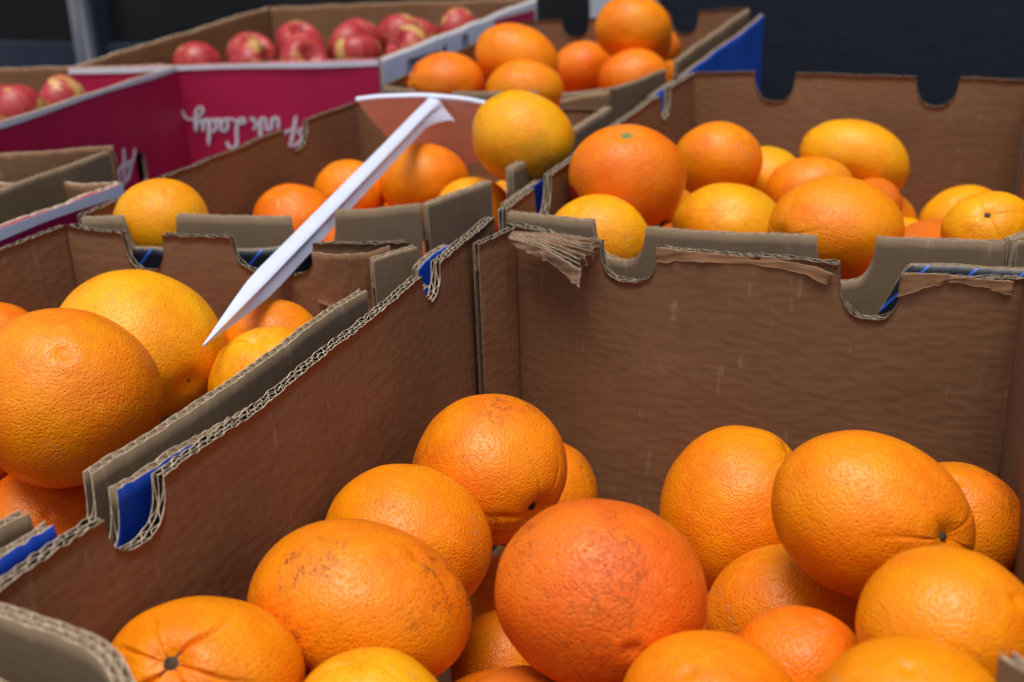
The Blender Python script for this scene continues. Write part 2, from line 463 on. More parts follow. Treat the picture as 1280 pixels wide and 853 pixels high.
tl = paper(A, 'torn_liner', [(-.0325, 0.7533, .2495), (-.01, 0.7548, .2500), (.012, 0.7563, .2485), (.034, 0.7585, .2478)],
      [(-.0330, 0.7528, .2330), (-.020, 0.7538, .2390), (-.002, 0.7553, .2450), (.018, 0.7565, .2430), (.034, 0.7583, .2380)], mat='card', wrinkle=.0003, seed=32)
adopt(tl, A_BACK)
wall(A, 'bent_tab', [(.030, .3565, .2500), (.036, .3480, .2515), (.0475, .3430, .2500)], +1, [], 'S', seed=34, zb=.20, out='card_grey', inn='card_grey', amp=.0003)

# ---- B: box next to it, blue outside
B = empty('cardboard_box', (-.5, .47, -.005), 'cardboard box with blue outer side, very large oranges under the sign tip', 'box', 'cardboard boxes of oranges')
bottom(B, [(-.66, .2), (-.353, .2), (-.353, .72), (-.655, .705)], .05)
wall(B, 'side_wall', [(-.3520, .20, .2485), (-.3460, .30, .2495), (-.3420, .335, .2495), (-.3365, .38, .2480), (-.3365, .40, .2475), (-.3370, .48, .2400), (-.340, .60, .232), (-.345, .70, .232)], +1,
     [(.128, .162, .032), (.452, .485, .03)], 'S', out='blue', inn='card_grey', seed=7, amp=.0007, rag=.0012)
wall(B, 'inner_flap', [(-.3700, .20, .2505), (-.3620, .30, .2505), (-.3560, .345, .2508), (-.3535, .40, .251), (-.3540, .50, .2505), (-.3555, .60, .2505), (-.3565, .632, .2495)], +1,
     [(.131, .166, .034)], 'S', out='card_grey', inn='card', seed=8, amp=.0006)
B_BACK = wall(B, 'back_wall', z_([(-.656, .707), (-.60, .705), (-.563, .7035), (-.50, .711), (-.44, .716), (-.40, .722), (-.372, .736)]), -1,
     [(.055, .093, .030), (.150, .216, .026, 3.4)], 'S', out='blue', seed=9, rag=.001)
wall(B, 'side_wall', z_([(-.663, .20), (-.661, .60), (-.656, .7065)]), -1, [(.38, .42, .025)], 'S', out='blue', seed=10)
wall(B, 'front_wall', z_([(-.662, .20), (-.36, .20)]), +1, [], 'S', out='blue', seed=11, ds=.002)
tl = paper(B, 'torn_liner', [(-.4400, .7120, .2440), (-.415, .7060, .2455), (-.392, .7080, .2480), (-.380, .7200, .2510)], [(-.4395, .7130, .2050), (-.415, .7125, .200), (-.392, .716, .200), (-.380, .7240, .200)], 'card', wrinkle=.0006, seed=12)
adopt(tl, B_BACK)
wall(B, 'corner_flap', [(-.3850, .6990, .2480), (-.3770, .7120, .2495), (-.3660, .7300, .2500)], +1, [], 'S', seed=13, zb=.16, out='card_grey', amp=.0003, ds=.0007)
wall(B, 'corner_flap', [(-.3575, .7100, .2400), (-.3530, .7270, .2470), (-.3470, .7420, .2490)], +1, [], 'S', seed=14, zb=.16, out='blue2', inn='card_grey', amp=.0003, ds=.0007)

# ---- C: box behind A
C = empty('cardboard_box', (-.14, 1.08, -.005), 'cardboard box with two round cutouts in its tall back wall before the navy wall', 'box', 'cardboard boxes of oranges')
bottom(C, [(-.331, .84), (.045, .84), (.052, 1.34), (-.300, 1.34)], .07)
wall(C, 'front_wall', z_([(-.331, .833), (-.258, .827), (-.216, .816), (-.094, .822), (-.055, .830), (.028, .842)]), +1,
     [(.073, .117, .028), (.239, .279, .033)], 'S', out='card_grey', inn='card', seed=40, amp=.0006)
wall(C, 'outer_flap', [(-.150, .7990, .1950), (-.046, .7940, .1950), (-.037, .7935, .2440), (.048, .8010, .2450)], +1, [], 'S', out='black_lines', inn='card_grey', seed=41, amp=.0004)
wall(C, 'side_wall', [(-.3335, .832, .2500), (-.332, .90, .254), (-.322, 1.08, .2650), (-.308, 1.27, .2770), (-.3005, 1.345, .281)], -1,
     [(.060, .096, .034, 2.2), (.395, .427, .030)], 'D', out='blue', seed=42, amp=.0008)
wall(C, 'back_wall', [(-.300, 1.3400, .2815), (-.232, 1.3440, .2820), (.0515, 1.3450, .2800)], -1,
     [(.067, .112, .032, 2.4), (.240, .283, .031, 2.4)], 'S', out='blue', seed=43, amp=.0010)
wall(C, 'side_wall', [(.0525, 1.3395, .281), (.050, 1.08, .266), (.0470, .872, .252)], -1, [(.1, .14, .03)], 'D', out='blue', seed=44, amp=.0008)
wall(C, 'corner_flap', [(.0285, .8450, .2500), (.0380, .8600, .2505), (.0465, .8715, .2510)], +1, [], 'D', out='card_grey', seed=45, zb=.12, amp=.0002)
wall(C, 'corner_flap', [(.0330, .8420, .2495), (.0430, .8560, .2500), (.0540, .8680, .2505)], +1, [], 'S', out='card_grey', seed=46, zb=.12, amp=.0002)

# ---- D: box with the sign
D = empty('cardboard_box', (-.53, 1.0, -.005), 'cardboard box with the white plastic sign stuck among its oranges', 'box', 'cardboard boxes of oranges')
bottom(D, [(-.665, .75), (-.385, .86), (-.385, 1.25), (-.69, 1.25)], .10)
wall(D, 'front_wall', z_([(-.665, .737), (-.63, .745), (-.595, .762), (-.55, .770), (-.495, .778), (-.473, .797), (-.44, .818), (-.4095, .835)]), +1,
     [(.036, .078, .034), (.176, .210, .034, 3.0)], 'S', out='card_grey', seed=50, amp=.0006)
wall(D, 'outer_flap', [(-.668, .728, .228), (-.60, .742, .227), (-.52, .757, .227), (-.455, .790, .228)], +1, [(.02, .05, .02)], 'S', out='black_lines', inn='card_grey', seed=51, amp=.0004)
wall(D, 'corner_flap', [(-.4085, .8360, .2500), (-.398, .870, .2515), (-.3855, .915, .2530)], +1, [], 'D', out='card_grey', seed=52, zb=.1, amp=.0006)
wall(D, 'side_wall', z_([(-.666, .7375), (-.680, .86), (-.690, 1.06), (-.694, 1.255)]), -1, [(.355, .405, .028, 2.2)], 'S', out='blue', seed=53, ds=.0012, amp=.0012)
wall(D, 'back_wall', z_([(-.6935, 1.2560), (-.53, 1.2500), (-.388, 1.2600)]), -1, [(.10, .14, .02)], 'S', out='blue', seed=54, ds=.0014)
wall(D, 'side_wall', [(-.3860, .966, .2510), (-.3855, 1.10, .2520), (-.3865, 1.275, .2510)], +1, [], 'D', out='card_grey', seed=55, ds=.0011)
wall(D, 'outer_flap', [(-.3725, .92, .2300), (-.3735, 1.10, .2330), (-.3745, 1.26, .2340)], +1, [], 'S', out='blue', inn='card_grey', seed=56, ds=.0014, zb=.1)

# ---- E: box at the back
E_ = empty('cardboard_box', (-.55, 1.68, -.005), 'cardboard box with bright blue outside next to the white barcode panel', 'box', 'cardboard boxes of oranges')
bottom(E_, [(-.716, 1.41), (-.40, 1.41), (-.37, 1.95), (-.74, 1.95)], .11)
wall(E_, 'front_wall', [(-.712, 1.372, .250), (-.611, 1.372, .246), (-.507, 1.386, .247), (-.468, 1.380, .246), (-.425, 1.395, .250)], +1, [(.045, .095, .03), (.206, .240, .03)], 'S', out='card_grey', seed=60, ds=.002)
wall(E_, 'outer_flap', [(-.466, 1.350, .2430), (-.44, 1.356, .2480), (-.412, 1.372, .2510)], +1, [], 'D', out='card', seed=61, ds=.0015, zb=.1)
wall(E_, 'corner_flap', [(-.424, 1.397, .2500), (-.405, 1.460, .2510), (-.388, 1.545, .2530)], +1, [], 'S', out='card_grey', seed=62, ds=.002, zb=.1)
wall(E_, 'side_wall', [(-.7135, 1.373, .2500), (-.72, 1.50, .2540), (-.745, 1.95, .2620)], -1, [], 'S', out='blue', seed=63, ds=.002)
wall(E_, 'back_wall', [(-.744, 1.9500, .2640), (-.355, 1.9500, .2900)], -1, [(.075, .125, .03), (.265, .312, .035)], 'S', out='blue', seed=64, ds=.002)
wall(E_, 'side_wall', [(-.3865, 1.590, .2570), (-.374, 1.75, .2710), (-.3555, 1.950, .2880)], +1, [], 'S', out='card_grey', seed=65, ds=.002)
wall(E_, 'outer_panel', [(-.372, 1.40, .2420), (-.362, 1.60, .2500), (-.345, 1.80, .2650), (-.334, 1.9600, .2790)], +1, [(.10, .13, .02)], 'S', out='blue2', seed=66, ds=.002)

# ---- magenta apple boxes
WALLS = {}
def quad_box(name, label, corners, tops, zf, outs, loc, seed, rims=('white',) * 4, notch=None):
    """corners counter-clockwise seen from above: front-left, front-right, back-right, back-left"""
    e = empty(name, loc, label, 'box', 'magenta apple boxes')
    bottom(e, corners, zf)
    name_key = seed
    nm = ('front_wall', 'side_wall', 'back_wall', 'side_wall')
    for i in range(4):
        p, q = corners[i], corners[(i + 1) % 4]
        WALLS[name_key, i] = wall(e, nm[i], [(*p, tops[i]), (*q, tops[(i + 1) % 4])], +1, [], 'S', out=outs[i], seed=seed + i, ds=.004, amp=.0010, flute=False, rag=.0012)
    return e
def strip(parent, name, p, q, z0, z1, zz0, zz1, off, mat):
    """thin proud printed band along a wall: from p (z0 bottom, z1 top) to q"""
    d = np.array([q[0] - p[0], q[1] - p[1]]); L = np.linalg.norm(d); n = np.array([d[1], -d[0]]) / L
    v = []
    K = 12
    for k in range(K + 1):
        u = k / K; xy = np.array(p[:2]) + d * u
        wob = .0012 * math.sin(9 * u + L * 7)
        for o in (off, off - .0005):
            for z in (z0 + (zz0 - z0) * u + wob, z1 + (zz1 - z1) * u):
                v.append((xy[0] + n[0] * o, xy[1] + n[1] * o, z))
    f = []
    for k in range(K):
        a = 4 * k; b = a + 4
        f += [(a, b, b + 1, a + 1), (a + 2, a + 3, b + 3, b + 2), (a + 1, b + 1, b + 3, a + 3), (a, a + 2, b + 2, b)]
    return mesh_obj(name, rel(v, parent), f, M[mat], parent, False)

P1c = [(-1.46, .93), (-1.060, 1.03), (-1.136, 1.505), (-1.52, 1.40)]
P1 = quad_box('apple_box', 'magenta apple box with a dark hand hole in its side', P1c, (.25, .25, .25, .25), .176, ('pink', 'pink', 'card', 'card'), (-1.3, 1.2, -.005), 70)
P2c = [(-1.29, 1.455), (-.838, 1.600), (-.806, 2.19), (-1.285, 2.02)]
P2 = quad_box('apple_box', 'magenta apple box with a white barcode panel on its side', P2c, (.25, .25, .282, .282), .177, ('pink', 'white', 'card', 'card'), (-1.05, 1.8, -.005), 75)
Fc = [(-1.15, .55), (-.752, .60), (-.752, .885), (-1.05, .80)]
Fb = quad_box('apple_box', 'magenta sided box with brown folded flaps in front of the hand hole', Fc, (.237, .237, .237, .237), .05, ('pink', 'pink', 'card', 'card'), (-.95, .72, -.005), 80)
P1_BORDER = strip(P1, 'white_border', P1c[1], P1c[2], .2430, .2490, .2430, .2490, .0072, 'white')
adopt(strip(P2, 'white_border', P2c[0], P2c[1], .2420, .2490, .2420, .2490, .0072, 'white'), WALLS[75, 0])
adopt(strip(Fb, 'white_border', Fc[1], Fc[2], .2270, .2365, .2270, .2365, .0072, 'white'), WALLS[80, 1])
wall(Fb, 'inner_flap', [(-.800, .60, .2500), (-.8005, .79, .2515), (-.811, .9450, .2515)], +1, [], 'S', out='card_grey', seed=84, ds=.0015, zb=.08)
wall(Fb, 'inner_flap', [(-.8200, .967, .2520), (-.92, .912, .2500), (-1.02, .856, .2490)], +1, [], 'S', out='card', inn='card', seed=85, ds=.0015, zb=.08)
wall(Fb, 'inner_flap', [(-.780, .62, .2440), (-.7790, .74, .2450), (-.783, .7620, .2455)], +1, [], 'S', out='card_grey', seed=86, ds=.0015, zb=.08)

# side wall of the first apple box again, now with its hand hole cut through
from mathutils.geometry import delaunay_2d_cdt
for o in list(P1.children):
    if o.name.startswith('side_wall') and o.data.materials[1] == M['pink']:
        bpy.data.objects.remove(o)
p, q = np.array(P1c[1]), np.array(P1c[2]); L = np.linalg.norm(q - p); dd = (q - p) / L; nn = np.array([dd[1], -dd[0]])
rect = [(x, 0.0) for x in np.linspace(0, L, 12)] + [(x, .2492 + .0006 * math.sin(40 * x)) for x in np.linspace(L, 0, 40)]
hole = []
for k in range(24):
    a = 2 * math.pi * k / 24
    hole.append((.332 + .0125 * math.cos(a), .125 + .0135 * (1 if math.sin(a) >= 0 else -1) + .0105 * math.sin(a)))
vs = [Vector(v) for v in rect + hole]
n1, n2 = len(rect), len(hole)
ed = [(i, (i + 1) % n1) for i in range(n1)] + [(n1 + i, n1 + (i + 1) % n2) for i in range(n2)]
vo_, eo_, fo_, _, _, _ = delaunay_2d_cdt(vs, ed, [], 2, 1e-6)
keep = []
for f in fo_:
    c = sum((Vector(vo_[i]) for i in f), Vector((0, 0))) / len(f)
    if abs(c.x - .332) < .012 and abs(c.y - .125) < .022 and any(True for _ in [0]):
        r2 = ((c.x - .332) / .0125) ** 2 + (max(abs(c.y - .125) - .0135, 0) / .0105) ** 2
        if r2 < 1: continue
    keep.append(f)
V = []; N = len(vo_)
for off in (.0065, .002):
    for w in vo_: V.append((p[0] + dd[0] * w[0] + nn[0] * off, p[1] + dd[1] * w[0] + nn[1] * off, w[1]))
F = [tuple(f) for f in keep] + [tuple(i + N for i in reversed(f)) for f in keep]
mi = [0] * len(keep) + [1] * len(keep)
cnt = {}
for f in keep:
    for i in range(len(f)):
        e = (f[i], f[(i + 1) % len(f)]); cnt[e] = 1
for e in cnt:
    if (e[1], e[0]) not in cnt: F.append((e[0], e[0] + N, e[1] + N, e[1])); mi.append(2)
P1_SIDE = mesh_obj('side_wall', rel(V, P1), F, [M['pink'], M['card'], M['edge']], P1, False, mi)

adopt(P1_BORDER, P1_SIDE)
# ------------------------------------------------------------------ printed lettering (script "Pink Lady", upside down on the boxes)
STROKES = [  # letter strokes: (points, width)
    ([(.15, -.1), (.35, .7), (.6, 1.5), (.75, 2.05)], .26),
    ([(-1.3, .2), (-1.0, .75), (-.45, 1.25), (-.1, 1.75), (.45, 2.15), (1.05, 2.15), (1.4, 1.75), (1.2, 1.25), (.75, 1.0), (.45, 1.05)], .24),
    ([(-.45, 1.25), (-.25, .95), (.05, 1.0), (0.0, 1.35), (-.2, 1.4)], .2),
    ([(1.65, .9), (1.55, .25), (1.75, 0), (2.05, .35)], .24),
    ([(1.62, 1.35), (1.75, 1.55), (1.85, 1.35), (1.73, 1.2), (1.62, 1.35)], .2),
    ([(2.12, .95), (2.05, 0)], .24), ([(2.07, .45), (2.3, .92), (2.55, .85), (2.52, .25), (2.7, 0), (2.95, .3)], .22),
    ([(3.15, 2.0), (3.02, 1.0), (2.95, 0)], .26), ([(3.6, .95), (3.2, .5), (3.02, .48), (3.35, .35), (3.5, 0), (3.8, .2)], .2),
    ([(5.75, 1.75), (5.6, 2.2), (5.2, 2.25), (4.95, 1.85), (4.9, 1.2), (4.75, .4), (4.35, .0), (4.15, .25), (4.45, .4), (5.0, .1), (5.4, .05), (5.6, .25)], .24),
    ([(6.1, .85), (5.75, .95), (5.5, .5), (5.6, .05), (5.9, .15), (6.1, .85)], .22), ([(6.12, .95), (6.05, .25), (6.2, 0), (6.42, .25)], .22),
    ([(7.0, .85), (6.65, .95), (6.42, .5), (6.52, .05), (6.82, .15), (7.0, .85)], .22), ([(7.2, 2.05), (7.02, .9), (6.98, .25), (7.15, 0), (7.35, .25)], .24),
    ([(7.5, .95), (7.42, .4), (7.6, .05), (7.9, .35), (8.05, .95)], .22), ([(8.05, .95), (7.98, 0), (7.75, -.75), (7.4, -.95), (7.3, -.6), (7.75, -.2), (8.4, .0), (8.8, -.3), (8.9, -.75)], .2)]
def catmull(P, n=7):
    P = np.array(P, float); Q = np.vstack([2 * P[0] - P[1], P, 2 * P[-1] - P[-2]]); out = []
    for i in range(1, len(Q) - 2):
        for k in range(n):
            t_ = k / n; a, b, c, d = Q[i - 1], Q[i], Q[i + 1], Q[i + 2]
            out.append(.5 * (2 * b + (c - a) * t_ + (2 * a - 5 * b + 4 * c - d) * t_ ** 2 + (3 * b - a - 3 * c + d) * t_ ** 3))
    out.append(Q[-2]); return np.array(out)
def lettering(parent, p, q, s0, z0, k, off):
    p, q = np.array(p), np.array(q); L = np.linalg.norm(q - p); d = (q - p) / L; n = np.array([d[1], -d[0]])
    V, F = [], []
    for si, (pts, wd) in enumerate(STROKES):
        c = catmull(pts); t_ = np.gradient(c, axis=0); t_ /= np.linalg.norm(t_, axis=1)[:, None] + 1e-9
        nv = np.stack([-t_[:, 1], t_[:, 0]], 1)
        wv = wd * (.55 + .45 * np.abs(t_[:, 1])) * np.clip(np.minimum(np.arange(len(c)), np.arange(len(c))[::-1]) / 4 + .35, 0, 1)
        base = len(V); oo = off + .00006 * si
        for i in range(len(c)):
            for sg in (-.5, .5):
                x, y = c[i] + nv[i] * wv[i] * sg
                s = s0 - k * x; z = z0 - k * y
                for o2 in (oo, oo - .0006): V.append((p[0] + d[0] * s + n[0] * o2, p[1] + d[1] * s + n[1] * o2, z))
        for i in range(len(c) - 1):
            a = base + 4 * i; b = a + 4
            F += [(a, b, b + 2, a + 2), (a + 1, a + 3, b + 3, b + 1), (a, a + 1, b + 1, b), (a + 2, b + 2, b + 3, a + 3)]
    return mesh_obj('lettering', rel(V, parent), F, M['white'], parent, False)
adopt(lettering(P2, P2c[0], P2c[1], .345, .168, .0200, .0062), WALLS[75, 0])
adopt(lettering(P1, P1c[1], P1c[2], .295, .161, .0200, .0072), P1_SIDE)
def face_rect(parent, p, q, s0, s1, z0, z1, off, mat, name):
    p, q = np.array(p), np.array(q); L = np.linalg.norm(q - p); d = (q - p) / L; n = np.array([d[1], -d[0]])
    V = [(p[0] + d[0] * s + n[0] * o, p[1] + d[1] * s + n[1] * o, z) for o in (off, off - .0005) for s, z in ((s0, z0), (s1, z0), (s1, z1), (s0, z1))]
    return V, [(0, 1, 2, 3), (4, 7, 6, 5), (0, 4, 5, 1), (1, 5, 6, 2), (2, 6, 7, 3), (3, 7, 4, 0)]
def marks(parent, name, p, q, rects, mat):
    V, F = [], []
    for i, rc in enumerate(rects):
        v, f = face_rect(parent, p, q, *rc, .0066 + .00002 * (i % 5), mat, name)
        F += [tuple(j + len(V) for j in g) for g in f]; V += v
    return adopt(mesh_obj(name, rel(V, parent), F, M[mat], parent, False), WALLS[75, 1])
r = random.Random(4)
bars = []; s = .075
while s < .185: w_ = r.choice((.002, .003, .005)); bars.append((s, s + w_, .2265, .2395)); s += w_ + r.choice((.0015, .003))
marks(P2, 'barcode', P2c[1], P2c[2], bars, 'ink')
txt = []
for row, z in enumerate((.2205, .2145, .2085)):
    s = .072
    while s < .19 - .02 * row: w_ = r.uniform(.004, .011); txt.append((s, s + w_, z, z + .0032)); s += w_ + .003
marks(P2, 'small_print', P2c[1], P2c[2], txt, 'ink')
for rc in ((.196, .203, .226, .243), (.206, .209, .232, .246), (.27, .275, .225, .247), (.285, .29, .225, .247), (.27, .29, .2475, .252)): marks(P2, 'side_mark', P2c[1], P2c[2], [rc], 'ink')
face = mesh_obj('magenta_band', rel(face_rect(P2, P2c[1], P2c[2], .40, .58, .235, .262, .0072, 'pink', '')[0], P2), face_rect(P2, P2c[1], P2c[2], .40, .58, .235, .262, .0072, 'pink', '')[1], M['pink'], P2, False)
adopt(face, WALLS[75, 1])

# ------------------------------------------------------------------ oranges
def peel(nu, nv, seed, dimple=.05, furrow=.0, nf=6, lump=.012, navel=.03):
    """unit orange, stem at +Z: vertex directions times radius"""
    r = np.random.default_rng(seed)
    th = np.pi * (np.arange(1, nv) / nv); ph = 2 * np.pi * np.arange(nu) / nu
    # concentrate rings near the stem a little
    th = th - .25 * np.sin(2 * th) * .5
    T, PH = np.meshgrid(th, ph, indexing='ij')
    T = np.r_[[0.0], T.ravel(), [np.pi]]; PH = np.r_[[0.0], PH.ravel(), [0.0]]
    d = np.stack([np.sin(T) * np.cos(PH), np.sin(T) * np.sin(PH), np.cos(T)], 1)
    rad = np.ones(len(T))
    for i in range(9):
        k = r.normal(size=3); k /= np.linalg.norm(k)
        rad += lump * np.sin(d @ k * r.uniform(1.6, 4.2) + r.uniform(0, 6.28)) / 1.8
    for i in range(10):
        k = r.normal(size=3); k /= np.linalg.norm(k)
        rad += lump * .10 * np.sin(d @ k * r.uniform(7, 15) + r.uniform(0, 6.28))
    rad -= dimple * np.exp(-(T / .17) ** 2) + dimple * .35 * np.exp(-(T / .42) ** 2)
    if furrow:
        pj = PH + .25 * np.sin(PH * 2 + seed) + .18 * np.sin(T * 3)
        g = np.abs(np.cos(pj * nf / 2)); g = np.exp(-(g / .16) ** 2)
        amp = r.uniform(.6, 1.2, nf + 1)[(((pj * nf / 2 / np.pi) % nf).astype(int)) % nf]
        rad -= furrow * g * amp * np.exp(-((T - .38) / .38) ** 2) * np.clip(T / .12, 0, 1)
        rad += furrow * .35 * np.exp(-((T - .35) / .2) ** 2)
    tb = np.pi - T
    rad -= navel * np.exp(-(tb / .07) ** 2) - navel * .3 * np.exp(-((tb - .16) / .08) ** 2)
    F = []
    idx = lambda i, j: 1 + i * nu + (j % nu)
    for j in range(nu): F.append((0, idx(0, j), idx(0, j + 1)))
    for i in range(nv - 2):
        for j in range(nu): F.append((idx(i, j), idx(i + 1, j), idx(i + 1, j + 1), idx(i, j + 1)))
    l = len(T) - 1
    for j in range(nu): F.append((idx(nv - 2, j), l, idx(nv - 2, j + 1)))
    return d * rad[:, None], F
CR, CD, CF = (np.array(RIGHT), np.array(DOWN), np.array(FWD))
def stem_basis(sd):
    w = sd[0] * CR + sd[1] * CD - sd[2] * CF; w /= np.linalg.norm(w)
    a = np.cross(w, [.3, .5, .8]); a /= np.linalg.norm(a)
    return np.stack([a, np.cross(w, a), w], 1)           # columns
def calyx(name, rad, mat, parent, pos, nrm, lobes=5):
    """dried stem button: lobed disc with a raised nub"""
    V, F = [(0, 0, rad * .35)], []; n = lobes * 6
    prof = [(.22, .42), (.34, .18), (.62, .16), (1.0, .05), (1.02, -.25)]
    for k, (rr, zz) in enumerate(prof):
        for j in range(n):
            a = 2 * math.pi * j / n
            lob = 1 + (.22 * math.cos(lobes * a) if k >= 2 else .06 * math.sin(3 * a))
            V.append((rad * rr * lob * math.cos(a), rad * rr * lob * math.sin(a), rad * zz + (rad * .08 * math.sin(lobes * a * 2) if k == 3 else 0)))
    for j in range(n): F.append((0, 1 + j, 1 + (j + 1) % n))
    for k in range(len(prof) - 1):
        for j in range(n): F.append((1 + k * n + j, 1 + (k + 1) * n + j, 1 + (k + 1) * n + (j + 1) % n, 1 + k * n + (j + 1) % n))
    o = mesh_obj(name, V, F, M[mat], parent)
    o.rotation_mode = 'QUATERNION'; o.rotation_quaternion = Vector(nrm).to_track_quat('Z', 'Y'); o.location = pos
    return o

# name: x y z (mm), semi-axes across, down and along the view (mm), tilt
GEO = {}
for line in '''A1 -134.3 433.9 189.3 47.3 42.2 44.8 0
A2 -243.3 403.3 180.1 51.5 38.2 44.8 12
A3 -265.7 497.6 155.1 46.4 42.5 44.4 8
A4 -253.3 589.9 156.7 47.9 46.4 47.2 0
A5 -266.8 712 70.1 43.3 43.9 43.6 0
A6 -109.3 631.1 130.1 47.1 52 49.5 0
A7 -26.4 518 202.4 47.4 39.3 43.3 22
A8 13.1 608.3 153.9 36.8 35.9 36.3 0
A9 10.9 428.2 207 35.1 32.6 33.8 0
A10 -64.3 537.1 124.3 40.9 38 39.3 0
A11 -47 437.8 166 28.6 27.9 28.2 0
A12 -74.5 383.3 176 36.9 33 34.9 0
A13 1.5 353.4 214.9 34.7 28.9 31.8 0
A14 -276 331.3 184.8 40.9 32.8 36.9 5
A15 -201.9 335.5 178.6 32.2 28.3 30.3 0
A16 -233.6 548.1 43.9 32.2 35.6 33.9 0
A17 -254.4 617.8 37 40.1 37.5 38.8 0
A18 -210.1 479.6 51.2 39.6 37.4 38.5 0
B1 -492.4 503.1 210.5 56.2 54.3 55.3 20
B2 -518.8 609.2 201.3 59 50.2 54.6 28
B3 -459 679.8 179.1 37.4 35.1 36.2 0
B4 -423.5 615.7 186.1 40.3 34.4 37.3 -20
B5 -623 582 201.4 34.7 30.8 32.8 0
B6 -519.3 492.3 124.3 39.2 36.1 37.7 0
C1 -274.1 965.3 247.3 51.2 45 48.1 0
C2 -275.8 885.6 213.4 42.5 37.9 40.2 0
C3 -232.8 1146.8 224.5 44.5 38.1 41.3 0
C4 -281.6 1261.3 153.4 42.8 39.2 41 0
C5 -196.1 1212.7 190.5 41.7 35.8 38.7 0
C6 -110.9 1258.1 208.2 57.6 38.4 48 18
C7 -141.9 1155.1 195.2 43.2 36.1 39.7 0
C8 -200.2 1046.7 183.9 51.7 42.8 47.2 0
C9 -91.4 910.7 228.8 52.2 42.3 47.2 0
C10 -83.7 1291.4 129.2 39.9 38.2 39.1 0
C11 -50.2 1228 124.2 33 32.1 32.6 0
C12 2.5 1194.8 163.3 43 36.8 39.9 0
C13 21 974.9 218.8 37.5 31.1 34.3 0
C14 -68 1148.4 104.5 36.2 34.6 35.4 0
D1 -626.9 785.7 233 40.4 36.3 38.4 0
D2 -625 984.4 178.9 41.7 38.5 40.1 0
D3 -613.3 1083.2 185.5 39.4 36 37.7 0
D4 -631.2 1140.7 140.5 36.2 34.4 35.3 0
D5 -531.4 1095.7 198.4 48 41.2 44.6 0
D6 -397.1 1038.4 263.7 49.4 44.8 47.1 20
D7 -450.7 1037.4 190.2 36.4 31.6 33.9 0
D8 -459.3 1162.1 154.3 38.4 35 36.7 0
E1 -669 1467.7 236.6 52 43.3 47.7 0
E2 -596.6 1544.9 263.1 58.6 44.2 51.4 12
E3 -556.6 1466.7 230.1 51.8 42.3 47.1 0
E4 -566.8 1749.3 218.1 46.7 43 44.9 0
E5 -470.4 1685.4 288.5 55.3 46.1 50.7 0
E6 -447.5 1624.8 223.5 51.8 43.9 47.9 0
E7 -589.3 1812.4 156.2 48.9 43.8 46.3 0'''.split('\n'):
    w = line.split(); GEO[w[0]] = [float(x) for x in w[1:]]
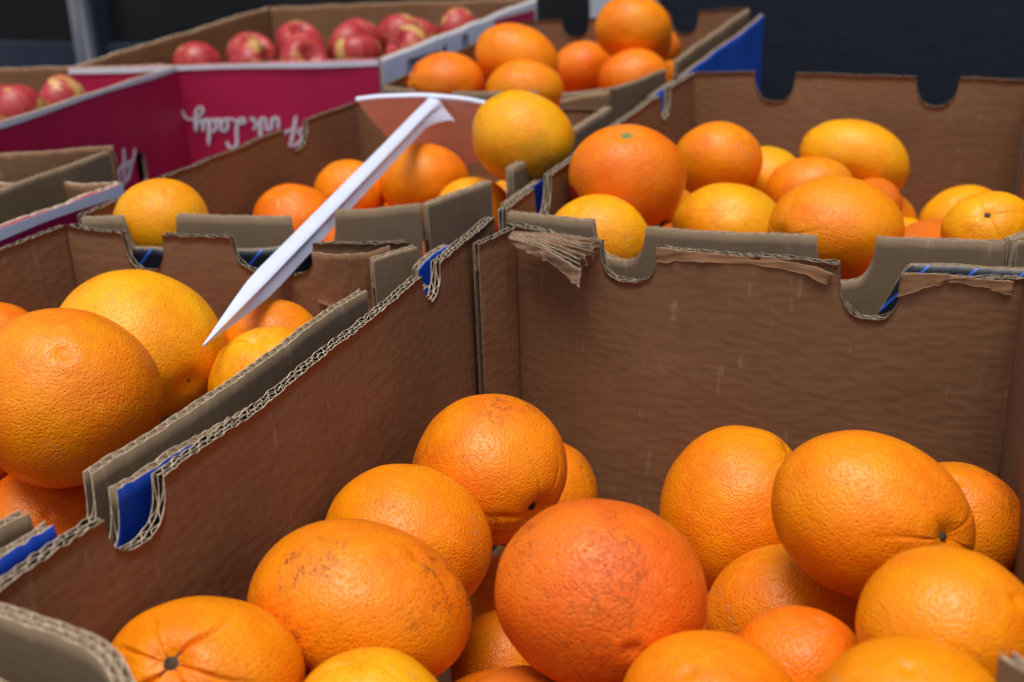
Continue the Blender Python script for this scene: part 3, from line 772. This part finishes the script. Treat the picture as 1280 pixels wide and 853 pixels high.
# name: peel, stem direction (right, down, towards), options, label
LOOK = [
 ('A1', 'redscar', (-.2, -.35, -.9), {}, 'large reddish orange with bruised grey brown patch on top, heart of the ripped box'),
 ('A2', 'scar', (-.6, .7, -.4), {}, 'wide oval orange with dark scratch marks on its flank beside the furrowed orange'),
 ('A3', 'orange', (-.4, -.6, -.6), {}, 'smooth plain orange leaning on the ripped box side wall behind the scratched oval one'),
 ('A4', 'scar', (.62, .50, .60), dict(dimple=.15, furrow=.04, button='pit', br=.0085), 'orange with cracked brown skin and a dark sunken pit, set near the box corner'),
 ('A5', 'scar', (.1, .5, -.8), {}, 'half hidden orange between the pitted orange and the back wall of the ripped box'),
 ('A6', 'orange', (.66, -.70, .30), dict(dimple=.06, furrow=.02, button='stem_dark', br=.0022), 'tall bright orange with a small dark stem scar before the ripped back wall'),
 ('A7', 'orange', (.58, .10, .80), dict(dimple=.075, furrow=.022, nf=5, button='stem_dark', br=.0052), 'big oval orange with a stem pit and scuffed patch, resting on top of others'),
 ('A8', 'scar', (.2, .7, -.6), {}, 'orange with faint brown scuffs tucked between the stem pitted oval one and the box corner'),
 ('A9', 'orange', (-.5, .5, -.7), {}, 'orange with tiny dark specks lying below the stem pitted oval one'),
 ('A10', 'orange', (.5, -.6, -.5), {}, 'shaded orange lying underneath the big stem pitted oval one'),
 ('A11', 'deep', (-.2, .8, -.5), {}, 'small deep red orange wedged low under the shaded one'),
 ('A12', 'orange', (.3, .7, -.6), {}, 'plain orange cut by the picture edge below the bruised reddish one'),
 ('A13', 'orange', (.2, .8, -.5), {}, 'plain orange beside the small bent cardboard tab of the ripped box'),
 ('A14', 'orange', (-.15, -.44, .88), dict(dimple=.08, furrow=.085, nf=6, button='stem_dark', br=.0066), 'squat orange with deep radial furrows round a dark stem button'),
 ('A15', 'yellow', (-.1, -.95, .25), dict(dimple=.06, furrow=.03, nf=7), 'yellowish orange between the furrowed orange and the bruised one, under the scratched one'),
 ('A16', 'scar', (-.5, .6, .4), {}, 'dim orange down in the gap beside the bruised reddish one'),
 ('A17', 'deep', (.3, .6, -.6), {}, 'dark shaded orange deep below the pitted one'),
 ('A18', 'deep', (.3, .6, -.6), {}, 'orange low in the gap between the yellowish one and the bruised one'),
 ('B1', 'orange', (-.3, .5, -.8), {'green': 1}, 'huge orange with faint greenish scuffs next to the one by the spike tip'),
 ('B2', 'yellow', (.72, .42, .55), dict(dimple=.05, navel=.02, button='pit', br=.0036), 'huge oval orange with a small black hole below the white spike tip'),
 ('B3', 'orange', (.5, -.6, -.3), {}, 'orange in the box corner behind the puckered one'),
 ('B4', 'yellow', (-.12, -.72, .66), dict(dimple=.09, furrow=.05, nf=5), 'small orange with a puckered stem end against the folded blue side'),
 ('B5', 'deep', (.3, .4, -.8), {}, 'orange showing only its top behind the huge scuffed one'),
 ('B6', 'deep', (-.4, .3, -.8), {}, 'orange lying below the huge scuffed one near the blue edged notch'),
 ('C1', 'deep', (-.07, -.70, .70), dict(dimple=.055, furrow=.012, navel=.05, button='stem_green', br=.0070, sticker=True), 'round deep orange with a green stem star and red sticker'),
 ('C2', 'yellow', (.4, .6, -.6), {}, 'yellow orange under the one with the green stem star'),
 ('C3', 'orange', (-.4, .5, -.7), {}, 'bright orange by the far side wall behind the green stemmed one'),
 ('C4', 'orange', (.3, .7, -.5), {}, 'orange low between the green stemmed one and the greenish yellow one'),
 ('C5', 'yellow', (.1, .8, -.5), {}, 'yellow orange behind the greenish yellow one'),
 ('C6', 'yellow', (.85, .45, -.1), {}, 'long oval yellow orange lying highest before the tall back wall'),
 ('C7', 'orange', (-.3, .6, -.7), {}, 'orange between the long oval one and the big one at the notch'),
 ('C8', 'yellow', (-.12, -.28, .94), dict(dimple=.02, furrow=.01, button='pit', br=.0020), 'greenish yellow orange with a small brown blossom mark'),
 ('C9', 'orange', (-.92, .15, .35), dict(dimple=.05, furrow=.02), 'big orange bulging through the round notch of the front flap'),
 ('C10', 'orange', (.3, .6, -.6), {}, 'orange partly hidden below the long oval one'),
 ('C11', 'yellow', (-.3, -.6, .6), dict(dimple=.05, furrow=.03), 'small orange peeping between the notch one and the furrowed stem one'),
 ('C12', 'yellow', (.4, .5, -.7), {}, 'orange right behind the one with the brown stem and radial folds'),
 ('C13', 'yellow', (-.36, -.34, .87), dict(dimple=.07, furrow=.035, nf=6, button='stem_dark', br=.0050), 'orange with brown stem and radial folds beside the layered box corner'),
 ('C14', 'deep', (.3, .6, -.6), {}, 'orange seen low through the round notch under the bulging one'),
 ('D1', 'yellow', (-.3, .6, -.7), {}, 'orange alone in the corner of the sign box by its first notch'),
 ('D2', 'deep', (-.25, -.80, .55), dict(dimple=.06, furrow=.03), 'red orange with a wrinkled top under the white spike'),
 ('D3', 'orange', (.4, .5, -.7), {}, 'orange behind the red wrinkled one against the side wall of the sign box'),
 ('D4', 'deep', (.3, .6, -.6), {}, 'dark red orange low under the white spike'),
 ('D5', 'orange', (.3, .6, -.7), {}, 'round orange just below the peach sign plate'),
 ('D6', 'yellow', (-.52, -.82, .24), dict(dimple=.05, button='pit', br=.0036), 'yellow pear shaped orange sticking up beside the sign plate'),
 ('D7', 'yellow', (.3, .7, -.6), {}, 'orange behind the bent corner flap of the sign box'),
 ('D8', 'yellow', (.3, .6, -.6), {}, 'orange underneath the yellow pear shaped one'),
 ('E1', 'deep', (-.9, -.25, .3), dict(dimple=.06, furrow=.05, nf=4), 'lopsided red orange beside the white barcode panel'),
 ('E2', 'orange', (.5, .5, -.6), {}, 'large oval orange behind the lopsided red one'),
 ('E3', 'orange', (-.05, -.55, .83), dict(dimple=.04, furrow=.015, button='pit', br=.0026), 'orange with a small dark blossom dot under the large oval one'),
 ('E4', 'deep', (.2, .6, -.7), {}, 'orange in the middle behind the dotted one'),
 ('E5', 'orange', (-.2, .5, .8), dict(dimple=.03), 'large orange piled highest in the bright blue box'),
 ('E6', 'deep', (.3, .5, -.7), {}, 'orange directly below the one piled highest'),
 ('E7', 'deep', (.3, .6, -.6), {}, 'orange barely showing low between the dotted one and its neighbour'),
]
GRP = dict(A='oranges in the ripped box', B='oranges in the box under the spike tip', C='oranges in the box before the navy wall', D='oranges in the sign box', E='oranges in the bright blue box')
for si, (key, mat, sd, opt, label) in enumerate(LOOK):
    x, y, z, a, b, c, rot = GEO[key]
    big = a / 1000 / max(y / 1000, .2) > .055
    nu, nv = (120, 76) if big else (76, 50)
    kw = {k: opt[k] for k in ('dimple', 'furrow', 'nf', 'navel') if k in opt}
    if 'dimple' not in kw: kw['dimple'] = .04
    U, F = peel(nu, nv, 50 + si, lump=.017, **kw)
    Bs = stem_basis(np.array(sd, float))
    Wd = U @ Bs.T                                        # world axes, unit size
    th = math.radians(rot)
    e1 = CR * math.cos(th) + CD * math.sin(th); e2 = -CR * math.sin(th) + CD * math.cos(th)
    Sx = np.outer(e1, e1) * a + np.outer(e2, e2) * b + np.outer(CF, CF) * c
    V = Wd @ (Sx / 1000).T
    o = mesh_obj('orange', V, F, M[mat], None, True, None, (x / 1000, y / 1000, z / 1000))
    tag(o, label, 'orange', GRP[key[0]])
    if opt.get('button'):
        pos = V[0]; n = np.linalg.inv(Sx).T @ Bs[:, 2]; n /= np.linalg.norm(n)
        if opt['button'] == 'pit':
            calyx('blossom_scar', opt.get('br', .0034), 'stem_dark', o, tuple(pos - n * .0008), tuple(n), 4)
        else:
            calyx('stem_button', opt['br'], opt['button'], o, tuple(pos - n * .0004), tuple(n), 5)
    if opt.get('sticker'):
        # a small sticker lying on the peel
        w = -.88 * CR + .36 * CD - .22 * CF; k = np.array([V @ w]).argmax()
        n = V[k] / np.linalg.norm(V[k]); ta = np.cross(n, [0, 0, 1.]); ta /= np.linalg.norm(ta); tb = np.cross(n, ta)
        sv = []; R_ = np.linalg.norm(V[k])
        for rr in (0, .35, .7, 1):
            for j in range(20):
                an = 2 * math.pi * j / 20; q_ = n * R_ + (ta * math.cos(an) * .009 + tb * math.sin(an) * .0065) * rr
                i = np.argmax((V / np.linalg.norm(V, axis=1)[:, None]) @ (q_ / np.linalg.norm(q_)))
                sv.append(q_ / np.linalg.norm(q_) * (np.linalg.norm(V[i]) + .0007))
        sf_ = [(20 * i + j, 20 * i + 20 + j, 20 * i + 20 + (j + 1) % 20, 20 * i + (j + 1) % 20) for i in range(3) for j in range(20)]
        so = mesh_obj('sticker', sv, sf_, M['sticker'], o)

# oranges of the buried layers that carry the ones on show (mm: x, y, z, radius)
FILL = {
 'A': '''-162,401,117,41 13,583,94,29 -6,478,96,37 -132,534,101,35 -90,506,44,36 -131,587,41,40 -61,397,65,42 -140,456,65,35
8,403,108,29 -274,332,117,34 -196,328,94,41 -274,474,29,29 -146,375,48,35 -217,403,63,36 -107,344,125,35 1,661,38,35
5,541,46,36 7,436,39,34 -23,334,38,36 -89,335,41,30 -262,324,49,35 -277,401,32,32 -141,753,74,35''',
 'B': '''-579,507,174,38 -567,605,130,35 -563,673,156,35 -503,666,133,29 -625,633,166,29 -587,484,91,37 -532,418,100,42 -620,452,152,34
-616,550,122,39 -608,650,96,34 -547,553,86,35 -617,392,116,35 -603,329,89,35 -445,292,87,37 -528,306,88,38 -440,373,90,40''',
 'C': '''-281,982,163,40 -240,893,145,39 -223,1147,146,41 -221,1243,112,35 -284,1203,108,34 -151,1204,133,36 -175,1279,156,37 -84,1201,175,28
-111,1096,160,38 -135,1023,137,37 -203,983,138,34 -86,933,153,35 -17,891,180,44 -14,1292,105,34 7,1232,100,29 -1,1131,126,35
-19,1018,175,39 9,956,163,28 -268,1052,123,43 -259,961,101,29 -175,911,117,35 -169,1101,113,37 -285,1132,109,33 -67,1063,113,35
-83,984,107,35 -103,881,110,35 -5,922,109,35 4,1070,106,29 5,1003,106,35''',
 'D': '''-621,920,140,36 -553,978,153,36 -571,1050,136,36 -563,1171,172,41 -488,1078,137,35 -421,1112,233,36 -440,980,155,35 -390,1038,154,36
-405,1131,132,30 -432,1219,131,30 -513,803,139,34 -612,779,138,32 -560,879,144,37 -502,1012,131,29 -513,1213,135,34 -617,1212,138,34
-416,1175,206,32 -459,917,134,34 -382,960,133,30 -409,819,139,39''',
 'E': '''-621,1475,168,38 -676,1545,197,39 -598,1612,206,37 -519,1467,158,37 -542,1537,186,36 -491,1727,189,39 -465,1766,260,34 -497,1651,162,36
-446,1557,179,35 -688,1465,144,34 -621,1539,146,30 -694,1601,154,34 -571,1656,149,39 -644,1649,165,35 -564,1585,144,31 -497,1534,140,28
-479,1803,164,43 -435,1704,146,35 -469,1833,238,36 -435,1761,205,28 -437,1641,139,29 -449,1490,158,35 -697,1677,144,28 -631,1706,139,29
-461,1870,142,31 -526,1871,200,43 -508,1933,152,37 -585,1909,159,37 -671,1960,147,37 -690,1788,146,36 -679,1874,151,41''',
}
FL = dict(A='plain orange in the buried layer of the ripped box', B='plain orange in the buried layer of the box under the spike tip',
          C='plain orange in the buried layer of the box before the navy wall', D='plain orange in the buried layer of the sign box', E='plain orange in the buried layer of the bright blue box')
base = []
for k, mt in enumerate(('orange', 'deep', 'orange', 'deep')):
    U, F = peel(56, 38, 300 + k, lump=.006, dimple=.03)
    me = mesh_obj('orange', U * .985, F, M[mt]); base.append(me.data); bpy.data.objects.remove(me)
r = random.Random(8)
for bk, txt_ in FILL.items():
    for w in txt_.split():
        x, y, z, rr = (float(v) / 1000 for v in w.split(','))
        o = bpy.data.objects.new('orange', base[r.randrange(4)]); COL.objects.link(o)
        o.location = (x, y, z); o.scale = (rr,) * 3
        o.rotation_euler = (r.uniform(0, 6.3), r.uniform(0, 6.3), r.uniform(0, 6.3))
        tag(o, FL[bk], 'orange', 'buried oranges')

# ------------------------------------------------------------------ apples
def apple_mesh(seed):
    r = np.random.default_rng(seed); nu, nv = 40, 30
    pts = []
    for i in range(nv + 1):
        t_ = math.pi * i / nv
        rr = (math.sin(t_) ** .9) * (1 + .10 * math.cos(t_)) ; zz = .88 * math.cos(t_) - .42 * math.exp(-(t_ / .38) ** 2) * 1.0 + .22 * math.exp(-((math.pi - t_) / .3) ** 2)
        pts.append((rr, zz))
    V = [(0, 0, pts[0][1])]; F = []
    for i in range(1, nv):
        for j in range(nu):
            a = 2 * math.pi * j / nu; k = 1 + .02 * math.cos(5 * a) * (1 if i > nv * .6 else .3) + .012 * math.sin(2 * a + seed)
            V.append((pts[i][0] * math.cos(a) * k, pts[i][0] * math.sin(a) * k, pts[i][1]))
    V.append((0, 0, pts[nv][1])); ix = lambda i, j: 1 + (i - 1) * nu + j % nu
    for j in range(nu): F.append((0, ix(1, j), ix(1, j + 1)))
    for i in range(1, nv - 1):
        for j in range(nu): F.append((ix(i, j), ix(i + 1, j), ix(i + 1, j + 1), ix(i, j + 1)))
    for j in range(nu): F.append((ix(nv - 1, j), len(V) - 1, ix(nv - 1, j + 1)))
    return np.array(V), F
AM = []
for k in range(3):
    V, F = apple_mesh(k); o = mesh_obj('apple', V, F, M['apple']); AM.append(o.data); bpy.data.objects.remove(o)
sv, sf_ = [], []
for k in range(5):
    for j in range(6):
        a = 2 * math.pi * j / 6; sv.append((.045 * math.cos(a) + .02 * k * k / 4, .045 * math.sin(a), .4 + .13 * k))
for k in range(4):
    for j in range(6): sf_.append((6 * k + j, 6 * k + (j + 1) % 6, 6 * k + 6 + (j + 1) % 6, 6 * k + 6 + j))
sf_.append(tuple(24 + j for j in range(6)))
o = mesh_obj('stalk', sv, sf_, M['wood']); STALK = o.data; bpy.data.objects.remove(o)
r = random.Random(3)
def apple(x, y, z, rad, label, group, rx=None):
    o = bpy.data.objects.new('apple', AM[r.randrange(3)]); COL.objects.link(o)
    o.location = (x, y, z); o.scale = (rad,) * 3
    o.rotation_euler = (r.uniform(-1.2, 1.2) if rx is None else rx, r.uniform(-1.2, 1.2), r.uniform(0, 6.3))
    tag(o, label, 'apple', group)
    s = bpy.data.objects.new('stalk', STALK); COL.objects.link(s); s.parent = o
APPLES1 = [(-1.2116, 1.25, 0.219, 0.040), (-1.2091, 1.335, 0.218, 0.040), (-1.29, 1.22, 0.220, 0.040), (-1.30, 1.30, 0.220, 0.040)]
APPLES2 = [(-1.2364, 1.70, 0.216, 0.042), (-1.150, 1.735, 0.229, 0.042), (-1.097, 1.655, 0.227, 0.041), (-1.165, 1.915, 0.227, 0.043), (-1.093, 1.81, 0.225, 0.042),
           (-1.037, 1.715, 0.224, 0.041), (-1.036, 1.875, 0.229, 0.043), (-.9776, 1.79, 0.226, 0.042), (-.972, 1.945, 0.236, 0.043), (-.912, 1.855, 0.227, 0.042), (-.8823, 2.00, 0.242, 0.042),
           (-1.075, 1.99, 0.226, 0.042), (-.975, 2.03, 0.226, 0.042)]
for x, y, z, rad in APPLES1: apple(x, y, z, rad, 'red apple in the box with the hand hole', 'apples in the hand hole box')
for x, y, z, rad in APPLES2: apple(x, y, z, rad, 'red and yellow apple in the box with the barcode panel', 'apples in the barcode box')


# ------------------------------------------------------------------ price sign: long white spike and peach plate
TIP, JNT = np.array([-.4406, .575, .2229]), np.array([-.5446, 1.1700, .2702])
sg = empty('price_sign', (-.5446, 1.19, .19), 'white plastic price sign with long pointed spike and peach rounded plate', 'price sign')
ax = JNT - TIP; LN = np.linalg.norm(ax); ax /= LN
mid = (TIP + JNT) / 2; toc = np.array(CAM_POS) - mid
wd = np.cross(toc, ax); wd /= np.linalg.norm(wd)
if wd @ CR < 0: wd = -wd
nr = np.cross(wd, ax); nr /= np.linalg.norm(nr)
if nr @ toc < 0: nr = -nr
V, F = [], []
prof = [(0, .0007, .3), (.03, .0022, .5), (.07, .0045, .8), (.11, .0066, 1), (.15, .0084, 1), (.19, .0090, 1), (.4, .0088, 1), (.7, .0086, 1), (.88, .0090, 1), (.93, .0088, 1), (.97, .0086, .9), (.985, .0086, .8), (.995, .0100, .7)]
sec = [(-1, -.0012), (-.42, .0016), (-.16, .0042), (.10, .0046), (.34, .0018), (1, -.0012), (.92, -.0046), (-.92, -.0046)]
for u, w_, k in prof:
    c = TIP + ax * LN * u
    for a, b in sec: V.append(c + wd * (w_ if a < 0 else w_ * (1 + max(0, u - .90) * 17)) * 1.10 * a + nr * b * 1.15 * k)
n = len(sec)
for i in range(len(prof) - 1):
    for j in range(n): F.append((n * i + j, n * i + (j + 1) % n, n * i + n + (j + 1) % n, n * i + n + j))
F.append(tuple(range(n))[::-1]); F.append(tuple(n * (len(prof) - 1) + j for j in range(n)))
o = mesh_obj('spike', rel(V, sg), F, M['plastic'], sg, False)
bv = o.modifiers.new('bevel', 'BEVEL'); bv.width = .0006; bv.segments = 2; bv.limit_method = 'ANGLE'; bv.angle_limit = math.radians(25)
ARC = [(-0.6278, 1.1403, 0.274), (-0.6073, 1.1464, 0.2762), (-0.5824, 1.1548, 0.2767), (-0.5577, 1.1635, 0.2764), (-0.5336, 1.1731, 0.2737), (-0.5138, 1.1816, 0.2702), (-0.496, 1.1903, 0.2649)]
LOW = [(-0.4898, 1.2012, 0.2465), (-0.4965, 1.2104, 0.2221), (-0.5121, 1.2153, 0.2004), (-0.5357, 1.2117, 0.1909), (-0.562, 1.2032, 0.1896), (-0.5845, 1.1921, 0.1965), (-0.5991, 1.179, 0.2134), (-0.6118, 1.164, 0.2358), (-0.6214, 1.1513, 0.2557)]
a3 = catmull(ARC, 5); l3 = catmull([ARC[-1]] + LOW + [ARC[0]], 5)[1:-1]
ring = np.concatenate([a3, l3]); cen = ring.mean(0)
pn = np.cross(np.array(ARC[-1]) - np.array(ARC[0]), np.array(LOW[4]) - np.array(ARC[0])); pn /= np.linalg.norm(pn)
if pn @ toc < 0: pn = -pn
V, F = [], []; K = len(ring)
for off in (.0, -.0022):
    for sc_ in (1.0, .8, .5): V += [tuple(cen + (q_ - cen) * sc_ + pn * off) for q_ in ring]
    V.append(tuple(cen + pn * off))
h = 3 * K + 1
for sft, flip in ((0, False), (h, True)):
    for lv in range(2):
        for j in range(K):
            f = (sft + lv * K + j, sft + lv * K + (j + 1) % K, sft + (lv + 1) * K + (j + 1) % K, sft + (lv + 1) * K + j); F.append(f[::-1] if flip else f)
    for j in range(K):
        f = (sft + 2 * K + j, sft + 2 * K + (j + 1) % K, sft + 3 * K); F.append(f[::-1] if flip else f)
for j in range(K): F.append((j, h + j, h + (j + 1) % K, (j + 1) % K))
PLATE = o = mesh_obj('plate', rel(V, sg), F, M['plate'], sg, False)
# white rim bead along the top of the plate
V, F = [], []
tg_ = np.gradient(a3, axis=0); tg_ /= np.linalg.norm(tg_, axis=1)[:, None]
up = np.cross(tg_, pn); up /= np.linalg.norm(up, axis=1)[:, None]
if up[0][2] < 0: up = -up
for i in range(len(a3)):
    for j in range(10):
        an = 2 * math.pi * j / 10
        V.append(tuple(a3[i] + up[i] * (.0015 + .0026 * math.cos(an)) + pn * (.0004 + .0034 * math.sin(an))))
for i in range(len(a3) - 1):
    for j in range(10): F.append((10 * i + j, 10 * i + (j + 1) % 10, 10 * i + 10 + (j + 1) % 10, 10 * i + 10 + j))
F += [tuple(range(10)), tuple(10 * (len(a3) - 1) + j for j in range(10))[::-1]]
adopt(mesh_obj('rim', rel(V, sg), F, M['plastic'], sg), PLATE)
